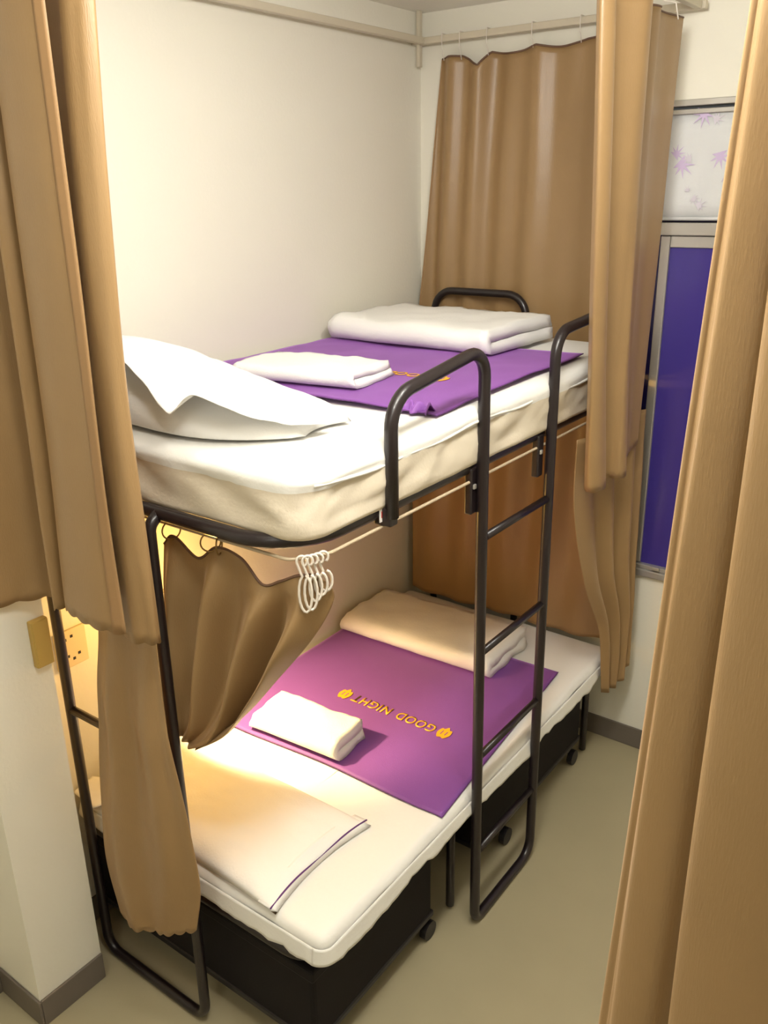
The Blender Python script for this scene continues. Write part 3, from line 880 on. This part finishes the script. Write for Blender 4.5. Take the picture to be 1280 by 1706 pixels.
# --- aisle side curtain of the lower bunk, pushed to the far end
c6 = thing('bed_curtain', 'gold brown curtain pushed to far end of bottom bunk, aisle side', 'curtain', (0.95, 1.66, 0.36))
rows = [
    [(0.942, 1.200, 1.365), (0.962, 1.270, 1.365), (0.942, 1.340, 1.365), (0.972, 1.410, 1.365), (0.944, 1.480, 1.365), (0.984, 1.550, 1.365), (0.950, 1.610, 1.365), (0.972, 1.665, 1.365)],
    [(0.942, 1.210, 1.150), (0.960, 1.285, 1.150), (0.942, 1.355, 1.150), (0.975, 1.420, 1.150), (0.944, 1.490, 1.150), (0.988, 1.555, 1.150), (0.952, 1.615, 1.150), (0.976, 1.668, 1.150)],
    [(0.940, 1.330, 0.860), (0.964, 1.385, 0.860), (0.940, 1.435, 0.860), (0.978, 1.480, 0.860), (0.944, 1.530, 0.860), (0.990, 1.580, 0.860), (0.954, 1.630, 0.860), (0.982, 1.672, 0.860)],
    [(0.940, 1.490, 0.620), (0.962, 1.520, 0.620), (0.940, 1.550, 0.620), (0.980, 1.575, 0.620), (0.946, 1.600, 0.620), (0.992, 1.626, 0.620), (0.958, 1.650, 0.620), (0.986, 1.678, 0.620)],
    [(0.938, 1.560, 0.345), (0.962, 1.575, 0.345), (0.942, 1.592, 0.348), (0.974, 1.606, 0.352), (0.950, 1.622, 0.360), (0.990, 1.640, 0.375), (0.962, 1.660, 0.395), (0.990, 1.680, 0.415)],
]
f6 = rows_fn(rows)
grid('curtain_panel', lambda u, v: f6(u, v) + Vector((0.004 * nz(u * 7, v * 5, 1), 0, 0)), 110, 50, M['curtain'], c6, 0.0018)

# --- right foreground curtains of the bunk opposite
c7 = thing('bed_curtain', 'gold brown curtain of the opposite bunk, left one in right foreground', 'curtain', (1.72, -0.28, 0.4))
pt = [(1.760, -0.205), (1.730, -0.220), (1.714, -0.252), (1.718, -0.282), (1.724, -0.286), (1.728, -0.296), (1.738, -0.312), (1.768, -0.312), (1.792, -0.285), (1.808, -0.245), (1.825, -0.215), (1.85, -0.20)]
pb = [(1.720, -0.185), (1.668, -0.195), (1.630, -0.235), (1.638, -0.278), (1.656, -0.288), (1.664, -0.297), (1.676, -0.316), (1.716, -0.320), (1.752, -0.292), (1.772, -0.250), (1.790, -0.215), (1.82, -0.20)]
drape('curtain_panel', pt, pb, 2.50, 0.42, 150, 70, c7, wav=0.010, seed=21, arclen=0.3)
c8 = thing('bed_curtain', 'gold brown curtain of the opposite bunk, rightmost in foreground', 'curtain', (1.9, -0.33, 0.4))
pt = [(1.778, -0.325), (1.758, -0.340), (1.770, -0.362), (1.815, -0.376), (1.865, -0.370), (1.910, -0.345), (1.950, -0.325), (2.00, -0.350), (2.06, -0.372), (2.12, -0.36), (2.17, -0.33)]
pb = [(1.785, -0.328), (1.762, -0.345), (1.775, -0.368), (1.825, -0.384), (1.885, -0.378), (1.930, -0.350), (1.965, -0.328), (2.01, -0.350), (2.07, -0.378), (2.12, -0.36), (2.17, -0.33)]
drape('curtain_panel', pt, pb, 2.50, 0.42, 130, 70, c8, wav=0.010, seed=33, arclen=0.45)

# ------------------------------------------------------------------ curtain hooks and rings
def hook_curve(p, q, r, off=Vector((0, 0.0, 0))):
    return p, q


ordn = ['first', 'second', 'third', 'fourth', 'fifth', 'sixth']
for i, X in enumerate((0.128, 0.198, 0.302, 0.467, 0.632, 0.72)):
    zt_ = RZ + 0.0135; zc = dip((X - 0.10) / 0.68)
    y0 = 1.7365
    pts = [(X, 1.7655, RZ + 0.004), (X, 1.7655, zt_), (X, y0, zt_), (X, y0, RZ - 0.03), (X, 1.745, zc + 0.012), (X, 1.752, zc - 0.012)]
    o = tube('curtain_hook', pts, 0.0016, M['hook'], None, False, 0.005, 6)
    tag(o, '%s ivory curtain hook from the corner, on end wall rail above top bunk' % ordn[i], 'curtain hook', 'ivory hooks on the end wall rail')
for i, (X, Y) in enumerate(((1.045, 1.20), (1.020, 1.50))):
    pts = [(X + 0.0, Y, 2.455), (X - 0.01, Y, RZ - 0.03), (0.9745, Y, RZ - 0.02), (0.9745, Y, RZ + 0.0135), (1.0035, Y, RZ + 0.0135), (1.0035, Y, RZ)]
    o = tube('curtain_hook', pts, 0.0018, M['hook'], None, False, 0.004, 6)
    tag(o, ('nearer' if i == 0 else 'farther') + ' ivory hook at top of the aisle curtain of top bunk', 'curtain hook', 'ivory hooks on the aisle rail')

# rings along the head end of the lower bunk
def ring_obj(name, c, r, rr, m, tilt, sx=1.0, spin=0.0):
    pts = []
    for k in range(22):
        a = 2 * math.pi * k / 22
        pts.append(Vector((r * sx * math.cos(a), 0, r * math.sin(a))))
    R = Matrix.Rotation(tilt, 3, 'Z') @ Matrix.Rotation(spin, 3, 'Y')
    bm = bmesh.new(); add_tube(bm, [R @ p + Vector(c) for p in pts], rr, True, 7)
    return from_bm(name, bm, m)
for i, (X, tl, lab) in enumerate(((0.535, 1.3, 'leftmost bronze ring holding the tied curtain under top bunk'),
                                  (0.655, 1.0, 'middle bronze ring holding the tied curtain under top bunk'),
                                  (0.680, 2.1, 'right one of the two bronze rings close together under top bunk'))):
    o = ring_obj('curtain_ring', (X, 0.055, 1.3735), 0.021, 0.0018, M['ring'], tl)
    tag(o, lab, 'curtain ring', 'bronze rings at the head of bottom bunk')
# bunch of S hooks at the corner of the rail
cn = ['first', 'second', 'third', 'fourth', 'fifth']
for i in range(5):
    X, Y = [(0.899, 0.061), (0.907, 0.068), (0.912, 0.077), (0.916, 0.088), (0.918, 0.101)][i]
    ln = [0.076, 0.072, 0.056, 0.046, 0.042][i]
    pts = []
    # top loop over the track, stem, bottom loop: a flat S of wire
    for k in range(13):
        a = math.radians(-60 + 260 * k / 12)
        pts.append(Vector((0, 0.010 * math.cos(a), 1.388 + 0.011 * math.sin(a))))
    pts.append(Vector((0, -0.004, 1.366)))
    for k in range(15):
        a = math.radians(110 + 330 * k / 14)
        pts.append(Vector((0, 0.0125 * math.cos(a) + 0.004, 1.388 - 0.03 - ln * 0.5 + ln * 0.52 * math.sin(a))))
    R = Matrix.Rotation(-0.9 + 0.35 * ((i * 7) % 5) / 4, 3, 'Z')
    pts = [R @ Vector((p.x, p.y, 0)) + Vector((X, Y, p.z)) for p in pts]
    o = tube('curtain_hook', pts, 0.0028, M['hook'], None, False, 0, 7)
    tag(o, '%s of the ivory hooks bunched at the near corner of top bunk, from the left' % cn[i], 'curtain hook', 'ivory hooks bunched at the corner')

# ------------------------------------------------------------------ sockets and reading lamp
s1 = thing('wall_socket', 'ivory wall socket with pin holes, behind the head frame leg', 'socket', (0.0, 0.105, 0.90))
box('face_plate', (0.0, 0.055, 0.845), (0.009, 0.150, 0.955), M['socket'], s1, 0.003)
for (y, z) in ((0.085, 0.93), (0.105, 0.935), (0.080, 0.905), (0.088, 0.88), (0.105, 0.868), (0.122, 0.878)):
    box('pin_hole', (0.0075, y - 0.004, z - 0.004), (0.0096, y + 0.004, z + 0.004), M['dark'], s1)
s2 = thing('junction_box', 'ochre junction box on the pillar edge beside the leg', 'junction box', (0.19, -0.09, 1.06))
box('box_body', (0.19, -0.112, 1.005), (0.208, -0.068, 1.125), M['box'], s2, 0.003)
box('cover', (0.208, -0.110, 1.007), (0.211, -0.070, 1.123), M['box'], s2, 0.001)

rl_ = thing('reading_lamp', 'small reading lamp on the wall of bottom bunk behind the swag', 'lamp', (0.0, 0.36, 0.98))
box('wall_plate', (0.0, 0.325, 0.95), (0.016, 0.395, 1.02), M['socket'], rl_, 0.004)
tube('arm', [(0.012, 0.36, 0.985), (0.10, 0.37, 0.985), (0.143, 0.384, 0.960)], 0.006, M['alu'], rl_, False, 0.02)
bm = bmesh.new()
d = LD; a_ = d.orthogonal().normalized(); b_ = d.cross(a_)
prf = [(0.010, -0.035), (0.020, -0.032), (0.034, -0.010), (0.040, 0.012), (0.038, 0.012), (0.032, -0.009), (0.018, -0.029)]
rings = [[bm.verts.new(LP + d * z_ + r_ * (math.cos(2 * math.pi * k / 24) * a_ + math.sin(2 * math.pi * k / 24) * b_)) for k in range(24)] for r_, z_ in prf]
for j in range(len(rings) - 1):
    for k in range(24):
        bm.faces.new((rings[j][k], rings[j][(k + 1) % 24], rings[j + 1][(k + 1) % 24], rings[j + 1][k]))
from_bm('lamp_shade', bm, M['socket'], rl_)
